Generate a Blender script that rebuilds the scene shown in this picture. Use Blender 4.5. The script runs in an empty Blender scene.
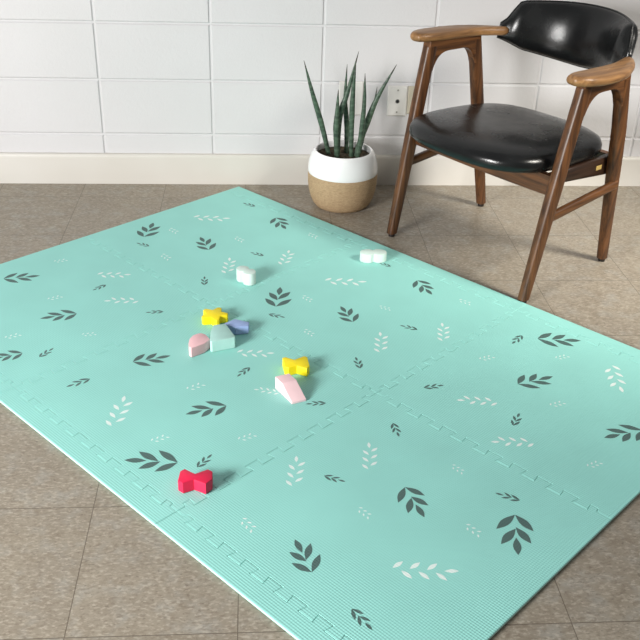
import bpy, bmesh, math, random
from math import sin, cos, pi, radians
from mathutils import Vector, Matrix
random.seed(7)
SC = bpy.context.scene
COL = SC.collection

# ------------------------------------------------------------------ materials
def srgb(r, g, b):
    f = lambda c: (c/255)/12.92 if c/255 <= .04045 else (((c/255)+.055)/1.055)**2.4
    return (f(r), f(g), f(b), 1.0)

class NT:
    def __init__(s, name, rough=.5, spec=.5):
        s.m = bpy.data.materials.new(name); s.m.use_nodes = True
        s.t = s.m.node_tree; s.b = s.t.nodes['Principled BSDF']
        s.b.inputs['Roughness'].default_value = rough
        s.b.inputs['Specular IOR Level'].default_value = spec
    def n(s, typ, **kw):
        nd = s.t.nodes.new(typ)
        for k, v in kw.items():
            if k in nd.inputs: nd.inputs[k].default_value = v
            else: setattr(nd, k, v)
        return nd
    def l(s, a, b): s.t.links.new(a, b)
    def math(s, op, a, b=None, c=None):
        nd = s.n('ShaderNodeMath', operation=op)
        for i, v in enumerate((a, b, c)):
            if v is None: continue
            if isinstance(v, (int, float)): nd.inputs[i].default_value = v
            else: s.l(v, nd.inputs[i])
        return nd.outputs[0]
    def mix(s, fac, a, b, mode='MIX'):
        nd = s.n('ShaderNodeMix', data_type='RGBA', blend_type=mode)
        for i, v in ((0, fac), (6, a), (7, b)):
            if isinstance(v, (int, float, tuple)): nd.inputs[i].default_value = v
            else: s.l(v, nd.inputs[i])
        return nd.outputs[2]
    def ramp(s, fac, stops):
        nd = s.n('ShaderNodeValToRGB'); e = nd.color_ramp.elements
        while len(e) < len(stops): e.new(.5)
        for el, (p, c) in zip(e, stops): el.position = p; el.color = c
        s.l(fac, nd.inputs[0]); return nd.outputs[0]
    def obj(s, scale=(1, 1, 1)):
        tc = s.n('ShaderNodeTexCoord'); mp = s.n('ShaderNodeMapping'); mp.inputs['Scale'].default_value = scale
        s.l(tc.outputs['Object'], mp.inputs[0]); return mp.outputs[0]
    def noise(s, vec, scale, detail=3, rough=.5):
        nd = s.n('ShaderNodeTexNoise'); nd.inputs['Scale'].default_value = scale
        nd.inputs['Detail'].default_value = detail; nd.inputs['Roughness'].default_value = rough
        s.l(vec, nd.inputs['Vector']); return nd.outputs['Fac']
    def bump(s, h, dist=.001, strength=.5):
        nd = s.n('ShaderNodeBump'); nd.inputs['Distance'].default_value = dist; nd.inputs['Strength'].default_value = strength
        s.l(h, nd.inputs['Height']); s.l(nd.outputs[0], s.b.inputs['Normal'])
    def col(s, c):
        if isinstance(c, tuple): s.b.inputs['Base Color'].default_value = c
        else: s.l(c, s.b.inputs['Base Color'])
        return s

def plain(name, rgb, rough=.5, var=.06, scale=40, spec=.4, bump=0):
    k = NT(name, rough, spec); v = k.obj(); n = k.noise(v, scale)
    c = srgb(*rgb); lo = tuple(x*(1-var) for x in c[:3])+(1,); hi = tuple(min(1, x*(1+var)) for x in c[:3])+(1,)
    k.col(k.ramp(n, [(.3, lo), (.7, hi)]))
    if bump: k.bump(n, bump, .5)
    return k.m

def wood(name, dark, light, axis=2):
    k = NT(name, .38, .45); s = [38, 38, 38]; s[axis] = 2.2
    v = k.obj(tuple(s)); n = k.noise(v, 1.6, 6, .6)
    s2 = [120, 120, 120]; s2[axis] = 5
    n2 = k.noise(k.obj(tuple(s2)), 1.5, 2)
    c = k.ramp(n, [(.32, srgb(*dark)), (.66, srgb(*light))])
    d = tuple(x*.6 for x in srgb(*dark)[:3])+(1,)
    c = k.mix(k.ramp(n2, [(.52, (0, 0, 0, 1)), (.72, (.55, .55, .55, 1))]), c, d)
    k.col(c); k.bump(n2, .0004, .3); return k.m

M = {}
def build_materials():
    M['leg_wood'] = wood('walnut_leg', (50, 30, 17), (106, 68, 38), 2)
    M['rail_wood'] = wood('walnut_rail', (56, 33, 20), (108, 68, 40), 0)
    M['side_wood'] = wood('walnut_stretcher', (56, 34, 19), (116, 75, 42), 1)
    M['dark_wood'] = wood('dark_rail', (30, 20, 14), (58, 38, 26), 1)
    M['arm_wood'] = wood('teak_arm', (110, 77, 47), (166, 124, 80), 1)
    k = NT('black_leather', .27, .38); v = k.obj()
    n = k.noise(v, 14, 3); f = k.noise(v, 260, 2)
    k.col(k.ramp(n, [(.3, (.004, .0043, .0046, 1)), (.7, (.008, .0087, .009, 1))]))
    k.l(k.ramp(n, [(.3, (.20, .20, .20, 1)), (.7, (.30, .30, .30, 1))]), k.b.inputs['Roughness'])
    k.bump(k.math('ADD', k.math('MULTIPLY', n, 1.3), k.math('MULTIPLY', f, .5)), .0008, .6); M['leather'] = k.m
    # painted blocks
    k = NT('white_block_paint', .55, .35); v = k.obj()
    n = k.noise(v, 1.3, 2); f = k.noise(v, 70, 4, .65)
    k.col(k.ramp(n, [(.3, srgb(198, 197, 198)), (.7, srgb(206, 205, 207))]))
    k.bump(f, .0022, .5); M['wall'] = k.m
    k = NT('cream_base_paint', .45, .4); v = k.obj()
    k.col(k.ramp(k.noise(v, 2.2, 3), [(.3, srgb(194, 190, 182)), (.7, srgb(202, 199, 193))]))
    k.bump(k.noise(v, 30, 3), .001, .4); M['base'] = k.m
    # vinyl floor tiles
    k = NT('vinyl_tile', .42, .4); tc = k.n('ShaderNodeTexCoord'); sx = k.n('ShaderNodeSeparateXYZ'); k.l(tc.outputs['Object'], sx.inputs[0])
    u = k.math('DIVIDE', k.math('SUBTRACT', sx.outputs[0], TX), TPX); w = k.math('DIVIDE', k.math('SUBTRACT', sx.outputs[1], TY), TPY)
    def line(q, half):
        d = k.math('ABSOLUTE', k.math('SUBTRACT', k.math('FRACT', k.math('ADD', q, .5)), .5))
        return k.math('LESS_THAN', d, half)
    seam = k.math('MAXIMUM', line(u, .0030), line(w, .0028))
    cb = k.n('ShaderNodeCombineXYZ'); k.l(k.math('FLOOR', u), cb.inputs[0]); k.l(k.math('FLOOR', w), cb.inputs[1])
    wn = k.n('ShaderNodeTexWhiteNoise'); k.l(cb.outputs[0], wn.inputs['Vector'])
    base = k.ramp(wn.outputs['Value'], [(0, srgb(143, 134, 118)), (1, srgb(154, 145, 130))])
    v = k.obj()
    va = k.n('ShaderNodeVectorMath', operation='ADD'); k.l(v, va.inputs[0])
    vs = k.n('ShaderNodeVectorMath', operation='SCALE'); k.l(wn.outputs['Color'], vs.inputs[0]); vs.inputs['Scale'].default_value = 20
    k.l(vs.outputs[0], va.inputs[1]); v2 = va.outputs[0]
    big = k.noise(v2, 9, 3)
    base = k.mix(k.ramp(big, [(.35, (0, 0, 0, 1)), (.7, (.5, .5, .5, 1))]), base, srgb(132, 124, 112))
    med = k.noise(v2, 32, 4, .65)
    base = k.mix(k.ramp(med, [(.45, (0, 0, 0, 1)), (.68, (.6, .6, .6, 1))]), base, srgb(126, 115, 99))
    base = k.mix(k.ramp(k.noise(v2, 21, 3), [(.5, (0, 0, 0, 1)), (.72, (.45, .45, .45, 1))]), base, srgb(156, 156, 150))
    def stretch(ang, sx_, sy_):
        mp = k.n('ShaderNodeMapping'); mp.inputs['Rotation'].default_value = (0, 0, ang); mp.inputs['Scale'].default_value = (sx_, sy_, 1)
        k.l(v2, mp.inputs[0]); return mp.outputs[0]
    l1 = k.noise(stretch(.5, 85, 170), 1, 3, .6); l2 = k.noise(stretch(-.6, 90, 160), 1, 3, .6); l3 = k.noise(stretch(1.2, 110, 170), 1, 2)
    base = k.mix(k.ramp(l1, [(.50, (0, 0, 0, 1)), (.64, (.48, .48, .48, 1))]), base, srgb(186, 177, 162))
    base = k.mix(k.ramp(l2, [(.50, (0, 0, 0, 1)), (.66, (.55, .55, .55, 1))]), base, srgb(116, 104, 90))
    base = k.mix(k.ramp(l3, [(.62, (0, 0, 0, 1)), (.72, (.40, .40, .40, 1))]), base, srgb(88, 77, 64))
    base = k.mix(k.math('MULTIPLY', seam, .75), base, srgb(84, 74, 62))
    k.col(base); k.bump(k.math('SUBTRACT', k.math('MULTIPLY', big, .3), seam), .0008, .5); M['floor'] = k.m
    # foam mat
    def foam(name, rgb, w=.5):
        k = NT(name, .62, .3); tc = k.n('ShaderNodeTexCoord'); sx = k.n('ShaderNodeSeparateXYZ'); k.l(tc.outputs['Object'], sx.inputs[0])
        a = k.math('MULTIPLY', k.math('ADD', sx.outputs[0], sx.outputs[1]), 2*pi/.0115)
        b = k.math('MULTIPLY', k.math('SUBTRACT', sx.outputs[0], sx.outputs[1]), 2*pi/.0115)
        wv = k.math('MULTIPLY', k.math('SINE', a), k.math('SINE', b))
        c = srgb(*rgb); n = k.noise(k.obj(), 6, 2)
        lo = tuple(x*.97 for x in c[:3])+(1,); hi = tuple(min(1, x*1.03) for x in c[:3])+(1,)
        k.col(k.ramp(n, [(.3, lo), (.7, hi)]))
        k.bump(wv, .0011, w); return k.m
    M['foam'] = foam('mint_foam', (149, 213, 204), .34)
    M['print_dark'] = foam('dark_green_print', (80, 106, 102), .4)
    M['print_white'] = foam('white_print', (226, 238, 234), .4)
    M['foam_side'] = plain('foam_side', (182, 222, 215), .8, .04)
    # toys
    M['red'] = plain('red_paint', (222, 30, 74), .5, .04)
    M['yellow'] = plain('yellow_paint', (247, 224, 22), .5, .03)
    M['pink'] = plain('pale_pink_paint', (240, 205, 208), .55, .03)
    M['pink2'] = plain('blush_pink_paint', (238, 192, 196), .55, .03)
    M['blue'] = plain('periwinkle_paint', (150, 172, 216), .55, .04)
    M['mint'] = plain('pale_mint_paint', (172, 214, 206), .55, .04)
    M['pale'] = plain('off_white_mint_paint', (204, 224, 217), .55, .03)
    # pot and plant
    M['glaze'] = plain('white_glaze', (234, 234, 234), .22, .02, 6, .5)
    k = NT('tan_clay', .7, .3); v = k.obj((1, 1, 3)); n = k.noise(v, 90, 4, .7)
    k.col(k.ramp(n, [(.3, srgb(150, 124, 94)), (.7, srgb(186, 160, 126))])); k.bump(n, .0025, .8); M['clay'] = k.m
    k = NT('soil', .95, .2); v = k.obj(); n = k.noise(v, 60, 5)
    k.col(k.ramp(n, [(.3, srgb(38, 34, 26)), (.7, srgb(84, 74, 58))])); k.bump(n, .006, 1); M['soil'] = k.m
    k = NT('snake_plant_leaf', .42, .4); v = k.obj((1, 1, 1)); n = k.noise(v, 55, 4)
    wv = k.n('ShaderNodeTexWave', bands_direction='Z'); wv.inputs['Scale'].default_value = 14; wv.inputs['Distortion'].default_value = 9; k.l(v, wv.inputs[0])
    c = k.ramp(n, [(.3, srgb(38, 54, 44)), (.7, srgb(70, 92, 74))])
    k.col(k.mix(k.ramp(wv.outputs['Fac'], [(.55, (0, 0, 0, 1)), (.9, (.3, .3, .3, 1))]), c, srgb(104, 124, 104))); M['leaf'] = k.m
    M['leaf_tip'] = plain('dry_leaf_tip', (58, 58, 46), .6, .1)
    M['plate'] = plain('white_plastic', (214, 212, 208), .35, .02)
    M['plate_cream'] = plain('cream_plastic', (194, 186, 168), .4, .02)
    M['dark'] = plain('dark_plastic', (34, 34, 36), .4, .05)
    M['steel'] = plain('screw_steel', (150, 148, 142), .35, .05)
    M['brass'] = plain('brass_tag', (176, 150, 90), .35, .05)
    M['foot'] = plain('dark_glide', (30, 26, 24), .5, .05)

# ------------------------------------------------------------------ helpers
def link(name, me, mat, parent=None, smooth=True):
    o = bpy.data.objects.new(name, me); COL.objects.link(o)
    for m in (mat if isinstance(mat, (list, tuple)) else [mat]): me.materials.append(m)
    if parent: o.parent = parent
    if smooth:
        for p in me.polygons: p.use_smooth = True
    return o

def finish(name, bm, mat, parent=None, smooth=True, sharp=35):
    bmesh.ops.recalc_face_normals(bm, faces=bm.faces)
    if smooth:
        for e in bm.edges:
            if len(e.link_faces) == 2 and e.calc_face_angle(0) > radians(sharp): e.smooth = False
    me = bpy.data.meshes.new(name); bm.to_mesh(me); bm.free()
    return link(name, me, mat, parent, smooth)

def empty(name, loc, rz=0.0):
    o = bpy.data.objects.new(name, None); COL.objects.link(o)
    o.location = loc; o.rotation_euler = (0, 0, rz); o.empty_display_size = .05
    return o

def tag(o, label, cat, group=None):
    o['label'] = label; o['category'] = cat
    if group: o['group'] = group
    return o

def loft(bm, rings, cap=True, closed=False):
    vs = [[bm.verts.new(q) for q in r] for r in rings]; n = len(rings[0])
    idx = list(range(len(vs)-1))
    for i in idx:
        for j in range(n):
            bm.faces.new((vs[i][j], vs[i][(j+1) % n], vs[i+1][(j+1) % n], vs[i+1][j]))
    if closed:
        for j in range(n): bm.faces.new((vs[-1][j], vs[-1][(j+1) % n], vs[0][(j+1) % n], vs[0][j]))
    elif cap:
        bm.faces.new(vs[0][::-1]); bm.faces.new(vs[-1])
    return vs

def sup(a, b, n=24, e=2.6):
    out = []
    for i in range(n):
        t = 2*pi*(i+.5)/n; c, s = cos(t), sin(t)
        out.append((a*math.copysign(abs(c)**(2/e), c), b*math.copysign(abs(s)**(2/e), s)))
    return out

def tube(bm, pts, rad, n=10):
    pts = [Vector(q) for q in pts]; rings = []
    for i, q in enumerate(pts):
        d = (pts[min(i+1, len(pts)-1)]-pts[max(i-1, 0)]).normalized()
        up = Vector((0, 0, 1)) if abs(d.z) < .9 else Vector((0, 1, 0))
        a = d.cross(up).normalized(); b = a.cross(d)
        r = rad[i] if isinstance(rad, (list, tuple)) else rad
        rings.append([q+a*r*cos(2*pi*k/n)+b*r*sin(2*pi*k/n) for k in range(n)])
    loft(bm, rings)

def inset(poly, d):
    """move every edge of a CCW polygon inwards by d"""
    n = len(poly); out = []
    for i in range(n):
        p0, p1, p2 = Vector(poly[i-1]), Vector(poly[i]), Vector(poly[(i+1) % n])
        e1 = (p1-p0).normalized(); e2 = (p2-p1).normalized()
        n1 = Vector((-e1.y, e1.x)); n2 = Vector((-e2.y, e2.x))
        m = n1+n2; k = m.length_squared
        m = n1 if k < 1e-9 else m*(2/k)
        if m.length > 2.2: m = m.normalized()*2.2
        out.append(tuple(p1+m*d))
    return out

def ccw(poly):
    a = sum(poly[i-1][0]*poly[i][1]-poly[i][0]*poly[i-1][1] for i in range(len(poly)))
    return list(poly) if a > 0 else list(poly)[::-1]

def prism(bm, poly, z0, z1, ch=.002):
    """prism with chamfered rims"""
    poly = ccw(poly); i1 = inset(poly, ch)
    R = [[(x, y, z0) for x, y in i1], [(x, y, z0+ch) for x, y in poly], [(x, y, z1-ch) for x, y in poly],
         [(x, y, z1-ch*.3) for x, y in inset(poly, ch*.3)], [(x, y, z1) for x, y in i1]]
    return loft(bm, R)

def box(bm, c, s, bev=.002):
    r = bmesh.ops.create_cube(bm, size=1.0); vs = r['verts']
    for v in vs: v.co = Vector((c[0]+v.co.x*s[0], c[1]+v.co.y*s[1], c[2]+v.co.z*s[2]))
    if bev:
        es = list({e for v in vs for e in v.link_edges})
        bmesh.ops.bevel(bm, geom=es, offset=bev, segments=2, affect='EDGES', profile=.7)

def lathe(bm, prof, n=56, cx=0, cy=0, cap0=False, cap1=False):
    vs = [[bm.verts.new((cx+r*cos(2*pi*j/n), cy+r*sin(2*pi*j/n), z)) for j in range(n)] for r, z in prof]
    for i in range(len(vs)-1):
        for j in range(n): bm.faces.new((vs[i][j], vs[i][(j+1) % n], vs[i+1][(j+1) % n], vs[i+1][j]))
    if cap0: bm.faces.new(vs[0][::-1])
    if cap1: bm.faces.new(vs[-1])

def catmull(pts, per=8):
    pts = [Vector(q) for q in pts]; P = [pts[0]*2-pts[1]]+pts+[pts[-1]*2-pts[-2]]; out = []
    for i in range(1, len(P)-2):
        for k in range(per):
            t = k/per; a, b, c, d = P[i-1:i+3]
            out.append(.5*((2*b)+(c-a)*t+(2*a-5*b+4*c-d)*t*t+(3*b-a-3*c+d)*t**3))
    out.append(pts[-1]); return out

# ------------------------------------------------------------------ measured layout (metres)
TX, TY, TPX, TPY = -.8596, -.1473, .3048, .3448       # floor tile grid
WX, WZ, BW, BH = -.7765, .1917, .4064, .2032          # wall block grid
MX, MY, MA = -.3096, -.1034, -.82941                  # mat corner and turn
SU, SV, BU, BV, MH = .6386, .6326, .0115, .0561, .009 # mat tile size, rims, thickness
DARK=[(0.087,0.985,0.145,0.895),(0.422,0.946,0.375,1.036),(0.508,1.168,0.478,1.245),(0.555,1.147,0.541,1.096),(0.733,1.11,0.724,1.173),(0.123,0.49,0.052,0.393),(0.196,0.522,0.147,0.536),(0.329,0.783,0.333,0.832),(0.58,0.76,0.55,0.8),(0.741,0.985,0.786,0.895),(1.152,1.163,1.061,1.241),(1.195,1.143,1.182,1.09),(1.06,0.94,1.018,1.034),(0.97,0.782,0.981,0.834),(0.178,0.034,0.124,0.044),(0.349,0.395,0.252,0.35),(0.303,0.05,0.398,0.095),(0.503,0.295,0.455,0.309),(0.531,0.568,0.488,0.531),(0.778,0.504,0.7,0.407),(0.796,0.55,0.843,0.53),(0.994,0.406,0.907,0.362),(1.173,0.576,1.127,0.543),(0.836,0.051,0.79,0.058),(0.955,0.065,1.045,0.109),(1.149,0.306,1.099,0.323),(1.22,0.756,1.189,0.795),(1.389,0.701,1.433,0.732),(1.345,0.527,1.373,0.48),(1.372,0.116,1.378,0.175),(1.412,0.099,1.504,0.021),(1.502,0.337,1.548,0.24),(1.596,0.5,1.578,0.446),(1.825,0.29,1.772,0.384),(1.41,0.962,1.456,0.944),(1.594,1.189,1.508,1.147),(1.559,0.864,1.648,0.912),(1.709,1.202,1.768,1.213),(1.759,0.721,1.708,0.738),(1.777,0.767,1.846,0.865)]
WHITE=[(0.105,0.266,0.203,0.176),(0.254,0.766,0.327,0.69),(0.479,0.77,0.408,0.844),(0.519,0.467,0.442,0.382),(0.593,0.297,0.532,0.202),(0.76,0.281,0.857,0.192),(0.941,1.189,0.86,1.09),(0.892,0.76,0.966,0.689),(1.109,0.808,1.052,0.841),(1.158,0.477,1.088,0.391),(1.239,0.304,1.176,0.222),(1.466,0.875,1.402,0.798),(1.389,1.037,1.322,0.954),(1.514,0.444,1.434,0.508),(1.669,0.522,1.593,0.59),(1.623,0.075,1.707,0.177),(1.695,1.073,1.794,0.988)]
SMALL=[(0.088,0.813,0.104,0.767),(0.294,0.962,0.303,0.913),(0.408,1.164,0.417,1.115),(0.533,1.005,0.556,0.966),(0.123,0.385,0.18,0.386),(0.269,0.53,0.327,0.534),(0.94,0.967,0.948,0.912),(1.05,1.16,1.059,1.112),(1.184,1.013,1.195,0.963),(0.328,0.267,0.383,0.269),(0.473,0.062,0.529,0.064),(0.782,0.401,0.833,0.402),(0.927,0.54,0.976,0.542),(0.983,0.283,1.026,0.268),(1.119,0.075,1.17,0.068),(1.365,0.312,1.382,0.264),(1.504,0.156,1.521,0.113),(1.614,0.363,1.631,0.318),(1.803,0.513,1.815,0.47),(1.582,0.73,1.625,0.732),(1.531,0.988,1.576,0.991),(1.72,0.868,1.769,0.87),(1.385,1.185,1.439,1.19)]
build_materials()

# ------------------------------------------------------------------ room
def make_room():
    bm = bmesh.new()
    vs = [bm.verts.new(q) for q in ((-5, -8, 0), (5, -8, 0), (5, .1, 0), (-5, .1, 0))]; bm.faces.new(vs)
    o = finish('floor', bm, M['floor'], smooth=False); o['kind'] = 'structure'
    # wall of painted concrete blocks in stacked bond; joints tooled as shallow grooves
    bm = bmesh.new(); g, c, dp = .0022, .0046, .0042
    xs = [WX+BW*i for i in range(-10, 15)]; zs = [WZ+BH*k for k in range(-1, 13)]
    zs[0] = 0.0
    def q(a): bm.faces.new([bm.verts.new(p) for p in a])
    for i in range(len(xs)-1):
        for k in range(len(zs)-1):
            x0, x1, z0, z1 = xs[i]+g, xs[i+1]-g, zs[k]+(g if k else 0), zs[k+1]-g
            X0, X1, Z0, Z1 = x0+c, x1-c, z0+(c if k else 0), z1-c
            m = [(x0, 0, z0), (x1, 0, z0), (x1, 0, z1), (x0, 0, z1)]
            o_ = [(a, dp, b) for a, _, b in m]; n_ = [(X0, 0, Z0), (X1, 0, Z0), (X1, 0, Z1), (X0, 0, Z1)]
            q(n_)
            for j in range(4): q([o_[j], o_[(j+1) % 4], n_[(j+1) % 4], n_[j]])
            q([(x1, dp, z0), (x1+2*g, dp, z0), (x1+2*g, dp, z1+2*g), (x1, dp, z1+2*g)])
            q([(x0, dp, z1), (x1, dp, z1), (x1, dp, z1+2*g), (x0, dp, z1+2*g)])
    bmesh.ops.remove_doubles(bm, verts=bm.verts, dist=1e-5)
    bmesh.ops.recalc_face_normals(bm, faces=bm.faces)
    if sum(f.normal.y*f.calc_area() for f in bm.faces) > 0: bmesh.ops.reverse_faces(bm, faces=bm.faces)
    me = bpy.data.meshes.new('wall_back'); bm.to_mesh(me); bm.free()
    o = link('wall_back', me, M['wall'], smooth=False); o['kind'] = 'structure'
    bm = bmesh.new()
    prof = [(0, 0), (-.014, 0), (-.014, .105), (-.0125, .112), (-.009, .117), (0, .119)]
    loft(bm, [[(x, y, z) for y, z in prof] for x in (-5, 5)])
    o = finish('baseboard_back', bm, M['base']); o['kind'] = 'structure'
make_room()

# ------------------------------------------------------------------ mat
NT_, AMP = 9, .0105
def side(axis, at, t0, t1, rev=False):
    """interlocking seam in (u, v); axis 'u' = constant u; straight for a little at both ends"""
    L = t1-t0; p = (L-.05)/NT_; sl = .002; pts = [(t0, 0.0), (t0+.0225, 0.0)]
    for i in range(NT_):
        a = t0+.025+i*p+p*.25; c = a+p*.5
        if i == 0: pts.append((t0+.0255, -AMP))
        pts += [(a+sl, -AMP), (a-sl, AMP), (c+sl, AMP), (c-sl, -AMP)]
    pts += [(t1-.0255, -AMP), (t1-.0225, 0.0), (t1, 0.0)]
    r = [(at+d, t) if axis == 'u' else (t, at+d) for t, d in pts]
    return r[::-1] if rev else r

def leaf_shape(x, y, ang, L, w, n=7):
    """pointed blade from (x, y) along ang"""
    a, b = [], []
    for i in range(n+1):
        t = i/n; h = w*(sin(pi*t**1.05)**1.05 if 0 < t < 1 else 0)
        px, py = x+cos(ang)*L*t, y+sin(ang)*L*t
        a.append((px-sin(ang)*h, py+cos(ang)*h)); b.append((px+sin(ang)*h, py-cos(ang)*h))
    return a+b[-2:0:-1]

def sprig_blades(kind, b, t):
    (x0, y0), (x1, y1) = b, t
    L = math.hypot(x1-x0, y1-y0); A = math.atan2(y1-y0, x1-x0); out = []
    at = lambda s: (x0+(x1-x0)*s, y0+(y1-y0)*s)
    if kind == 'dark':
        big = L > .075; wd = .155 if big else .125
        spec = [(.0, .66, .54), (.0, -.68, .48), (.36, .54, .50), (.32, -.60, .44), (.58, -.05, .42)]
        if not big: spec = [(0, .42, .46), (0, -.42, .42), (.33, .5, .42), (.36, -.46, .4), (.66, 0, .36)]
        for s, a, l in spec: out.append(leaf_shape(*at(s), A+a, L*l, L*wd*.5*(1 if l > .42 else .9)))
    elif kind == 'white':
        for i in range(7):
            s = .02+i*.128; sg = 1 if i % 2 else -1
            px, py = at(s); px += -sin(A)*sg*L*.02; py += cos(A)*sg*L*.02
            out.append(leaf_shape(px, py, A+sg*(.75 if i < 6 else .1), L*.22, L*.038))
    else:
        for i in range(6):
            s = .05+i*.14; sg = 1 if i % 2 else -1
            px, py = at(s); px += -sin(A)*sg*L*.05; py += cos(A)*sg*L*.05
            out.append(leaf_shape(px, py, A+sg*.75, L*.20, L*.042, 4))
    return out

def make_mat():
    root = empty('play_mat', (MX, MY, 0), MA)
    tag(root, 'mint green interlocking foam play mat printed with grey and white leaf sprigs', 'play mat')
    def slab(name, poly, mat_list, sprigs=()):
        # poly in (u, v); the mat frame runs y = -v
        poly = ccw([(u, -v) for u, v in poly]); a, b, c0 = inset(poly, .0003), inset(poly, .0013), inset(poly, .0035)
        bm = bmesh.new()
        R = loft(bm, [[(x, y, 0) for x, y in c0], [(x, y, .003) for x, y in a], [(x, y, MH-.001) for x, y in a], [(x, y, MH) for x, y in b]])
        bmesh.ops.recalc_face_normals(bm, faces=bm.faces)
        for f in bm.faces:
            if abs(f.normal.z) < .5: f.material_index = len(mat_list)-1
        for mi, pl in sprigs:
            z = MH+(.00025 if mi == 1 else .00028)
            f = bm.faces.new([bm.verts.new((u, -v, z)) for u, v in pl]); f.material_index = mi
            f.normal_update()
            if f.normal.z < 0: f.normal_flip()
        me = bpy.data.meshes.new(name); bm.to_mesh(me); bm.free()
        return link(name, me, mat_list, root, smooth=False)
    mats = [M['foam'], M['print_dark'], M['print_white'], M['foam_side']]
    bins = {}
    for kind, data, mi in (('dark', DARK, 1), ('white', WHITE, 2), ('small', SMALL, 2)):
        for u0, v0, u1, v1 in data:
            cu, cv = (u0+u1)/2, (v0+v1)/2
            key = (min(2, max(0, int(cu/SU))), min(1, max(0, int(cv/SV))))
            for pl in sprig_blades(kind, (u0, v0), (u1, v1)): bins.setdefault(key, []).append((mi, pl))
    for i in range(3):
        for j in range(2):
            u0, u1, v0, v1 = i*SU, (i+1)*SU, j*SV, (j+1)*SV
            ua, ub = (u0 if i else -BU), (u1 if i < 2 else u1+BU)
            P = []
            P += side('v', v0, u0, u1)
            if i < 2: P += side('u', u1, v0, v1)[1:]
            else: P += [(ub, v0), (ub, v1), (u1, v1)]
            P += side('v', v1, u0, u1, True)[(1 if i < 2 else 1):]
            if i: P += side('u', u0, v0, v1, True)[1:-1]
            else: P += [(ua, v1), (ua, v0)]
            slab('foam_tile', P, mats, bins.get((i, j), ()))
        for j in (0, 2):
            u0, u1 = i*SU, (i+1)*SU; ua, ub = (u0 if i else u0-BU), (u1 if i < 2 else u1+BU)
            o = -BV if j == 0 else 2*SV+BV
            P = side('v', j*SV, u0, u1)
            P += ([(ub, j*SV)] if i == 2 else [])+[(ub, o), (ua, o)]+([(ua, j*SV)] if i == 0 else [])
            slab('edge_strip', P, [M['foam'], M['foam_side']])
make_mat()

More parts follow.
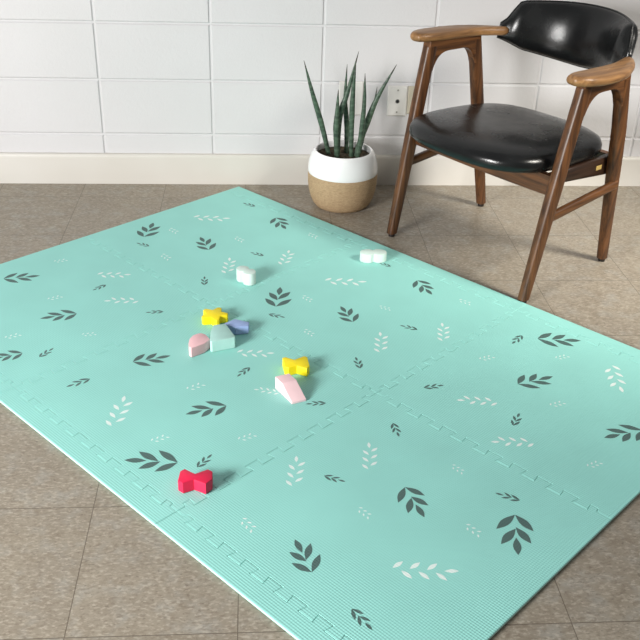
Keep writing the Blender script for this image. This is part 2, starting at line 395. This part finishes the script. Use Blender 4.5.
# ------------------------------------------------------------------ armchair
def make_chair():
    F = (-.818, -.576); ang = math.atan2(.818, -.576)
    root = empty('armchair', (.603, -.598, 0), ang)
    tag(root, 'brown wooden armchair with black leather seat and curved black backrest by the wall', 'chair')
    # local: +y forward, +x = the side nearer the plant
    def leg(sx, sf, foot_y, top_y):
        rings = []
        for k in range(9):
            t = k/8; z = .012+.618*t; y = foot_y+(top_y-foot_y)*t; bx = sf+(sx-sf)*min(1, t*1.3)
            wy = .0168+.0060*min(1, t*1.9)-.001*t; wx = .0145+.0038*min(1, t*1.8)
            rings.append([(bx+a, y+b, z) for a, b in sup(wx, wy, 20, 3.2)])
        bm = bmesh.new(); loft(bm, rings)
        o = finish('leg', bm, M['leg_wood'], root)
        bm = bmesh.new(); lathe(bm, [(.0105, 0), (.0115, .003), (.0115, .012), (.0105, .014)], 20, sf, foot_y, True, True)
        finish('foot_glide', bm, M['foot'], o)
    for sx, sff, sfr, ff, ft, rf, rt in ((.290, .284, .294, .226, .110, -.236, -.096), (-.298, -.306, -.266, .232, .094, -.212, -.084)):
        leg(sx, sff, ff, ft); leg(sx, sfr, rf, rt)
        # bridge under the arm, arched below
        yf = lambda z: ff+(ft-ff)*(z-.012)/.618
        yr = lambda z: rf+(rt-rf)*(z-.012)/.618
        bez = lambda a, m, c, t: tuple((1-t)**2*a[q]+2*t*(1-t)*m[q]+t*t*c[q] for q in (0, 1))
        out = [(yf(.648)+.019, .648), (yf(.56)+.015, .56), (yf(.545)-.010, .545)]
        A0, A1, A2 = (yf(.552)-.0195, .552), (yf(.6)-.026, .607), (yf(.6)-.075, .609)
        out += [bez(A0, A1, A2, k/7) for k in range(8)]
        B0, B1, B2 = (yr(.552)+.0195, .552), (yr(.6)+.026, .607), (yr(.6)+.065, .609)
        out += [bez(B2, B1, B0, k/7) for k in range(8)]
        out += [(yr(.545)+.010, .545), (yr(.56)-.015, .56), (yr(.648)-.019, .648)]
        cw = ccw(out); a = inset(cw, .0025)
        loft_x = ((sx-.0165, a), (sx-.0135, cw), (sx+.0135, cw), (sx+.0165, a))
        bm = bmesh.new(); loft(bm, [[(x, y, z) for y, z in q] for x, q in loft_x])
        finish('arm_support', bm, M['side_wood'], root)
        # paddle armrest sweeping inwards to the backrest
        s = 1 if sx > 0 else -1
        pts = [(.286, .166), (.271, .125), (.266, .05), (.265, -.03), (.257, -.09), (.241, -.140), (.229, -.176), (.236, -.197), (.258, -.188),
               (.285, -.155), (.315, -.105), (.345, -.04), (.358, .03), (.357, .09), (.346, .140), (.320, .171)]
        loop = catmull([(x, y, 0) for x, y in pts+pts[:1]], 5)[:-1]
        o2 = ccw([(s*q.x, q.y) for q in loop])
        bm = bmesh.new(); H0, H1 = .643, .670
        hz = lambda y, z: z-.006*max(0, (-y-.10)/.15)+.004*max(0, (y-.05)/.12)
        R = []
        for d, z in ((.009, H0), (.003, H0+.004), (0, H0+.011), (.0005, H0+.018), (.004, H1-.003), (.010, H1)):
            R.append([(x, y, hz(y, z)) for x, y in inset(o2, d)])
        loft(bm, R); finish('armrest', bm, M['arm_wood'], root, sharp=60)
        # lower side stretcher
        bm = bmesh.new(); y0, y1, z0, z1 = yf(.25), yr(.295), .252, .292
        loft(bm, [[(sx+a, y0+(y1-y0)*t, z0+(z1-z0)*t+b) for a, b in sup(.0105, .0145, 16, 3.2)] for t in (0, .25, .5, .75, 1)])
        finish('stretcher', bm, M['side_wood'], root)
        # seat rail along the side, deeper to the back
        bm = bmesh.new(); poly = [(.155, .376), (.155, .345), (-.155, .318), (-.155, .380)]
        cw = ccw(poly); a = inset(cw, .003)
        xs = s*.262
        loft(bm, [[(xs-.011, y, z) for y, z in a], [(xs-.008, y, z) for y, z in cw], [(xs+.008, y, z) for y, z in cw], [(xs+.011, y, z) for y, z in a]])
        r = finish('seat_rail', bm, M['dark_wood'], root)
        if s < 0:
            bm = bmesh.new(); box(bm, (xs-.0116, -.085, .352), (.0016, .026, .014), .0005)
            t = finish('maker_tag', bm, M['brass'], r); t['label'] = 'small brass tag on the dark rail'
    # cross rails, front one with a bowed lower edge
    for y, zb in ((.150, .318), (-.158, .325)):
        bm = bmesh.new(); n = 14; R = []
        for k in range(n+1):
            x = -.285+.57*k/n; q = (x/.285)**2; lo = zb-.004*(1-q)
            R.append([(x, y-.011, lo+.003), (x, y-.008, lo), (x, y+.008, lo), (x, y+.011, lo+.003), (x, y+.011, .378), (x, y-.011, .378)])
        loft(bm, R); finish('seat_rail', bm, M['rail_wood'], root)
    # seat cushion
    def seat_r(t):
        c, s_ = cos(t), sin(t); e = 2/3.6
        x = math.copysign(abs(c)**e, c); y = math.copysign(abs(s_)**e, s_)
        return x, y
    bm = bmesh.new(); n = 72; R = []
    for sc, z, dome in ((.90, .377, 0), (.965, .379, 0), (.992, .386, 0), (1.0, .396, 0), (.995, .408, 0), (.972, .420, .15), (.91, .430, .4), (.79, .438, .65), (.60, .443, .85), (.40, .446, .95), (.2, .4475, 1), (.02, .448, 1)):
        ring = []
        for k in range(n):
            x, y = seat_r(2*pi*k/n); w = .268 if y > 0 else .268-.012*abs(y)
            yy = y*.245*sc+.035+(.028*(1-x*x)*sc if y > 0 else -.008*(1-x*x)*sc)*abs(y)
            X = x*w*sc
            sag = -.006*math.exp(-((X/.16)**2+((yy-.0)/.14)**2))*dome + (.006*(yy-.03)/.25)
            ring.append((X, yy, z+sag))
        R.append(ring)
    loft(bm, R); finish('seat', bm, M['leather'], root, sharp=70)
    # backrest: curved padded band, ends drawn down to the arms
    bm = bmesh.new(); n = 44; R = []; rimt = []; rimb = []
    for k in range(n+1):
        t = -1+2*k/n; a = abs(t); x = .249*t+.019
        yb = -.338+.148*a**2.2
        slope = (.148*2.2*a**1.2)*(1 if t > 0 else -1)/.272
        nx, ny = -slope, 1.0; ln = math.hypot(nx, ny); nx, ny = nx/ln, ny/ln
        top = .752-.012*a**2; bot = .566+.045*a**1.8
        q = max(0, (a-.84)/.16); q = q*q*(3-2*q) if q < 1 else 1
        top = top+(.674-top)*q; bot = bot+(.626-bot)*max(0, (a-.75)/.25)**1.3
        zc, hh = (top+bot)/2, (top-bot)/2; th = .026*(1-.5*q)
        ring = []
        for b, c in sup(th, hh, 28, 2.9):
            lean = -(c)*.20
            bulge = .010*(1-(c/hh)**2)*(1-q) if b > 0 else 0
            d = b+bulge
            ring.append((x+nx*d, yb+ny*d+lean, zc+c))
        R.append(ring)
        rimt.append((x, yb-hh*.2, zc+hh)); rimb.append((x, yb+hh*.2, zc-hh))
    loft(bm, R); back = finish('backrest', bm, M['leather'], root, sharp=70)
    bm = bmesh.new(); loop = rimt+rimb[::-1]
    rings = []; N = len(loop)
    for i in range(N):
        q = Vector(loop[i]); d = (Vector(loop[(i+1) % N])-Vector(loop[i-1])).normalized()
        a_ = Vector((0, 1, 0)); a_ = (a_-d*a_.dot(d)).normalized(); b_ = d.cross(a_)
        rings.append([q+a_*.0035*cos(2*pi*j/8)+b_*.0035*sin(2*pi*j/8) for j in range(8)])
    loft(bm, rings, closed=True); finish('piping', bm, M['leather'], back)
make_chair()

# ------------------------------------------------------------------ potted plant
def make_plant():
    cx, cy = .105, -.205
    root = empty('potted_plant', (cx, cy, 0))
    tag(root, 'snake plant with spear leaves in a round white and tan pot by the wall', 'potted plant')
    bm = bmesh.new()
    lathe(bm, [(.1262, .129), (.1275, .133), (.1268, .147), (.1238, .167), (.1180, .186), (.1110, .2005), (.1055, .2085), (.1020, .2105), (.0985, .209),
               (.098, .200), (.104, .184), (.110, .158), (.110, .137)], 64)
    pot = finish('pot', bm, M['glaze'], root); pot['label'] = 'glossy white glazed pot rim and shoulder'
    bm = bmesh.new()
    lathe(bm, [(.090, 0), (.096, .002), (.106, .014), (.116, .036), (.1225, .062), (.126, .090), (.1270, .119), (.1262, .130), (.122, .131)], 64, 0, 0, True, True)
    b = finish('pot_base', bm, M['clay'], pot); b['label'] = 'rough tan unglazed lower half'
    bm = bmesh.new()
    pr = [(.1045, .184)]+[(.1015*(1-i/8), .186+.004*sin(i*2.1)) for i in range(8)]+[(.002, .190)]
    lathe(bm, pr, 40, 0, 0, False, True); finish('soil', bm, M['soil'], root)
    for pts, r in LEAVES:
        path = catmull(pts, 8); N = len(path); rings = []
        for i, q in enumerate(path):
            d = (path[min(i+1, N-1)]-path[max(i-1, 0)]).normalized(); t = i/(N-1)
            a = d.cross(Vector((0, 1, 0))).normalized(); b2 = a.cross(d)
            rr = r*(.72+.5*t if t < .35 else .895*(1-((t-.35)/.65)**1.7)+.06)
            rings.append([q-Vector((cx, cy, 0))+a*rr*cos(2*pi*j/14)+b2*rr*.75*sin(2*pi*j/14)*(1 if sin(2*pi*j/14) < 0 else .45) for j in range(14)])
        bm = bmesh.new(); loft(bm, rings)
        for f in bm.faces:
            f.material_index = 0
        o = finish('leaf', bm, [M['leaf'], M['leaf_tip']], root)
        for p in o.data.polygons:
            if p.index >= 14*(N-3) and p.index < 14*(N-1): p.material_index = 1
LEAVES = [
 ([(.062, -.19, .150), (.026, -.19, .288), (-.012, -.19, .409), (-.044, -.19, .521)], .0105),
 ([(.083, -.22, .150), (.074, -.22, .278), (.075, -.22, .349), (.076, -.22, .430)], .0115),
 ([(.084, -.20, .150), (.086, -.20, .323), (.110, -.20, .413), (.143, -.20, .557)], .0115),
 ([(.119, -.17, .150), (.116, -.17, .283), (.106, -.17, .385), (.108, -.17, .505)], .0100),
 ([(.133, -.212, .150), (.129, -.21, .316), (.129, -.21, .426), (.134, -.21, .522)], .0105),
 ([(.149, -.23, .150), (.163, -.23, .292), (.168, -.23, .393), (.165, -.23, .490)], .0095),
 ([(.138, -.20, .150), (.181, -.20, .293), (.216, -.20, .395), (.277, -.20, .514)], .0120),
 ([(.160, -.17, .150), (.185, -.17, .283), (.207, -.17, .345), (.218, -.17, .428)], .0085),
]
make_plant()

# ------------------------------------------------------------------ wall plates
def plate(x0, x1, z0, z1, mat, label, jack):
    cx, cz = (x0+x1)/2, (z0+z1)/2
    r = empty('wall_plate', (cx, 0, cz)); tag(r, label, 'wall plate')
    bm = bmesh.new(); w, h = x1-x0, z1-z0
    a = [(-w/2, -h/2), (w/2, -h/2), (w/2, h/2), (-w/2, h/2)]
    loft(bm, [[(x, 0, z) for x, z in a], [(x, -.003, z) for x, z in a], [(x, -.0062, z) for x, z in inset(a, .004)]])
    finish('cover', bm, mat, r, smooth=False)
    def disc(name, x, z, rad, d, m):
        bm = bmesh.new(); n = 18
        loft(bm, [[(x+q*cos(2*pi*j/n), y, z+q*sin(2*pi*j/n)) for j in range(n)] for q, y in ((rad, -.005), (rad, -.0062-d*.7), (rad*.85, -.0062-d))])
        return finish(name, bm, m, r)
    if jack:
        disc('socket_ring', 0, 0, .0085, .0015, M['steel']); disc('socket', 0, 0, .0062, .0040, M['dark'])
    for s in (1, -1): disc('screw', 0, s*h*.36, .0036, .0010, M['steel'])
plate(.282, .356, .272, .387, M['plate'], 'white wall plate with a round black socket left of the chair', True)
plate(.3580, .402, .281, .386, M['plate_cream'], 'narrow cream wall plate half hidden behind the chair leg', False)
plate(.098, .190, .274, .401, M['plate'], 'white blank wall plate behind the plant leaves', False)

# ------------------------------------------------------------------ toy blocks
def toy(name, poly, mat, label, h=.030, rot=None, ch=.0018, cat='toy block'):
    cx = sum(q[0] for q in poly)/len(poly); cy = sum(q[1] for q in poly)/len(poly)
    bm = bmesh.new(); prism(bm, [(x-cx, y-cy) for x, y in poly], 0, h, ch)
    o = finish(name, bm, mat, sharp=25); o.location = (cx, cy, MH+.0004)
    return tag(o, label, cat, 'toy blocks on the mat')

toy('bow_block', [(-.378, -1.806), (-.369, -1.798), (-.346, -1.8155), (-.319, -1.801), (-.309, -1.809), (-.309, -1.834), (-.322, -1.850), (-.3475, -1.835), (-.370, -1.846), (-.381, -1.836)],
    M['red'], 'red bow-shaped toy block alone near the left front edge of the mat')
toy('bow_block', [(-.146, -1.343), (-.138, -1.339), (-.115, -1.3525), (-.089, -1.335), (-.081, -1.340), (-.077, -1.383), (-.085, -1.397), (-.110, -1.3825), (-.131, -1.392), (-.141, -1.387)],
    M['yellow'], 'yellow bow-shaped toy block behind the pink wedge', .026)
def star_poly(cx, cy, r0, r1, a0):
    out = []
    for k in range(5):
        for da, r in ((-.17, r0*.95), (0, r0), (.17, r0*.95)):
            a = a0+2*pi*k/5+da; out.append((cx+r*cos(a), cy+r*sin(a)))
        a = a0+2*pi*(k+.5)/5; out.append((cx+r1*cos(a), cy+r1*sin(a)))
    return out
toy('star_block', star_poly(-.331, -1.102, .039, .0225, 1.18), M['yellow'], 'yellow star-shaped toy block', .025)
toy('trapezoid_block', [(-.303, -1.160), (-.2725, -1.134), (-.2326, -1.152), (-.2350, -1.174), (-.270, -1.182)], M['blue'], 'periwinkle blue toy block tucked behind the pale mint block', .025)
toy('house_block', [(-.3362, -1.2183), (-.3299, -1.1833), (-.2968, -1.1759), (-.2695, -1.2454), (-.2715, -1.251), (-.3303, -1.2725), (-.336, -1.268)], M['mint'], 'pale mint house-shaped toy block beside the blue one', .034)
toy('arch_block', [(-.3925, -1.2716), (-.391, -1.249), (-.384, -1.232), (-.372, -1.222), (-.3619, -1.219), (-.350, -1.226), (-.3441, -1.2365), (-.3365, -1.2520), (-.3510, -1.2750), (-.3836, -1.2983), (-.3905, -1.290)], M['pink2'], 'blush pink rounded toy block left of the pale mint block')

def ramp():
    fl = Vector((-.127, -1.5187)); fr = Vector((-.0918, -1.5048)); bl = Vector((-.1670, -1.4463)); br = bl+(fr-fl)
    H = .035; cx, cy = -.126, -1.475
    lo = [bl, fl, fr, br]; k = .43
    rl, rr = bl+(fl-bl)*k, br+(fr-br)*k
    prof = lambda b, f, r: [(b.x-cx, b.y-cy, 0), (f.x-cx, f.y-cy, 0), (f.x-cx, f.y-cy, .006), (r.x-cx, r.y-cy, H), (b.x-cx, b.y-cy, H)]
    bm = bmesh.new(); loft(bm, [prof(bl, fl, rl), prof(br, fr, rr)])
    bmesh.ops.bevel(bm, geom=list(bm.edges), offset=.0016, segments=2, affect='EDGES', profile=.7)
    o = finish('wedge_block', bm, M['pink'], sharp=25); o.location = (cx, cy, MH+.0004)
    tag(o, 'pale pink wedge-shaped toy block in front of the yellow bow block', 'toy block', 'toy blocks on the mat')
ramp()
def peanut(cx, cy, ang, a, b):
    """two round lobes joined with a nip in each long side"""
    pts = []
    for k in range(40):
        t = 2*pi*k/40; c, s = cos(t), sin(t)
        x = a*math.copysign(abs(c)**.8, c); w = b*abs(s)**.8
        w *= 1-.40*math.exp(-(x/(a*.16))**2)
        y = math.copysign(w, s)
        pts.append((cx+x*cos(ang)-y*sin(ang), cy+x*sin(ang)+y*cos(ang)))
    return pts
toy('peanut_block', peanut(.165, -.709, .02, .043, .024), M['pale'], 'off-white two-lobed toy block near the far edge of the mat below the chair', .030)
toy('peanut_block', peanut(-.243, -.857, -.80, .034, .021), M['pale'], 'off-white two-lobed toy block standing alone behind the yellow star', .040)

# ------------------------------------------------------------------ light
def area(name, loc, target, sx, sy, power, color):
    l = bpy.data.lights.new(name, 'AREA'); l.shape = 'RECTANGLE'; l.size = sx; l.size_y = sy; l.energy = power; l.color = color
    o = bpy.data.objects.new(name, l); COL.objects.link(o); o.location = loc
    o.rotation_euler = (Vector(target)-Vector(loc)).to_track_quat('-Z', 'Y').to_euler(); return o
area('window_light', (-2.7, -3.7, 1.32), (0, -1.0, .0), 1.15, .85, 228, (1.0, .985, .965))
sl = bpy.data.lights.new('right_window_light', 'SPOT'); sl.energy = 740; sl.color = (1.0, .95, .86); sl.spot_size = radians(38); sl.spot_blend = 1.0; sl.shadow_soft_size = .5
so = bpy.data.objects.new('right_window_light', sl); COL.objects.link(so); so.location = (2.5, -2.3, 2.3)
so.rotation_euler = (Vector((.95, -.62, .0))-so.location).to_track_quat('-Z', 'Y').to_euler()
w = bpy.data.worlds.new('room_ambience'); SC.world = w; w.use_nodes = True
wt = w.node_tree; bg = wt.nodes['Background']
tc = wt.nodes.new('ShaderNodeTexCoord'); sp = wt.nodes.new('ShaderNodeSeparateXYZ'); wt.links.new(tc.outputs['Generated'], sp.inputs[0])
rp = wt.nodes.new('ShaderNodeValToRGB'); e = rp.color_ramp.elements
e[0].position = 0; e[0].color = (.42, .41, .40, 1); e[1].position = 1; e[1].color = (1, 1, 1, 1)
mr = wt.nodes.new('ShaderNodeMapRange'); mr.inputs['From Min'].default_value = -.3; wt.links.new(sp.outputs[2], mr.inputs[0])
wt.links.new(mr.outputs[0], rp.inputs[0]); wt.links.new(rp.outputs[0], bg.inputs[0]); bg.inputs[1].default_value = .31

# ------------------------------------------------------------------ camera
cam = bpy.data.cameras.new('camera'); co = bpy.data.objects.new('camera', cam); COL.objects.link(co)
cam.sensor_width = 36; cam.lens = 918.573/640*36; cam.clip_start = .05
r, u, f = Vector((.9975405, -.0636712, .0293083)), Vector((.0058213, .4919473, .8706055)), Vector((.0698506, .8682936, -.491108))
mt = Matrix(((r.x, u.x, -f.x, 0), (r.y, u.y, -f.y, 0), (r.z, u.z, -f.z, 0), (0, 0, 0, 1)))
mt.translation = Vector((-.2147, -3.37554, 1.296885)); co.matrix_world = mt
SC.camera = co
SC.view_settings.view_transform = 'Standard'; SC.view_settings.look = 'None'
SC.view_settings.exposure = 0; SC.view_settings.gamma = 1
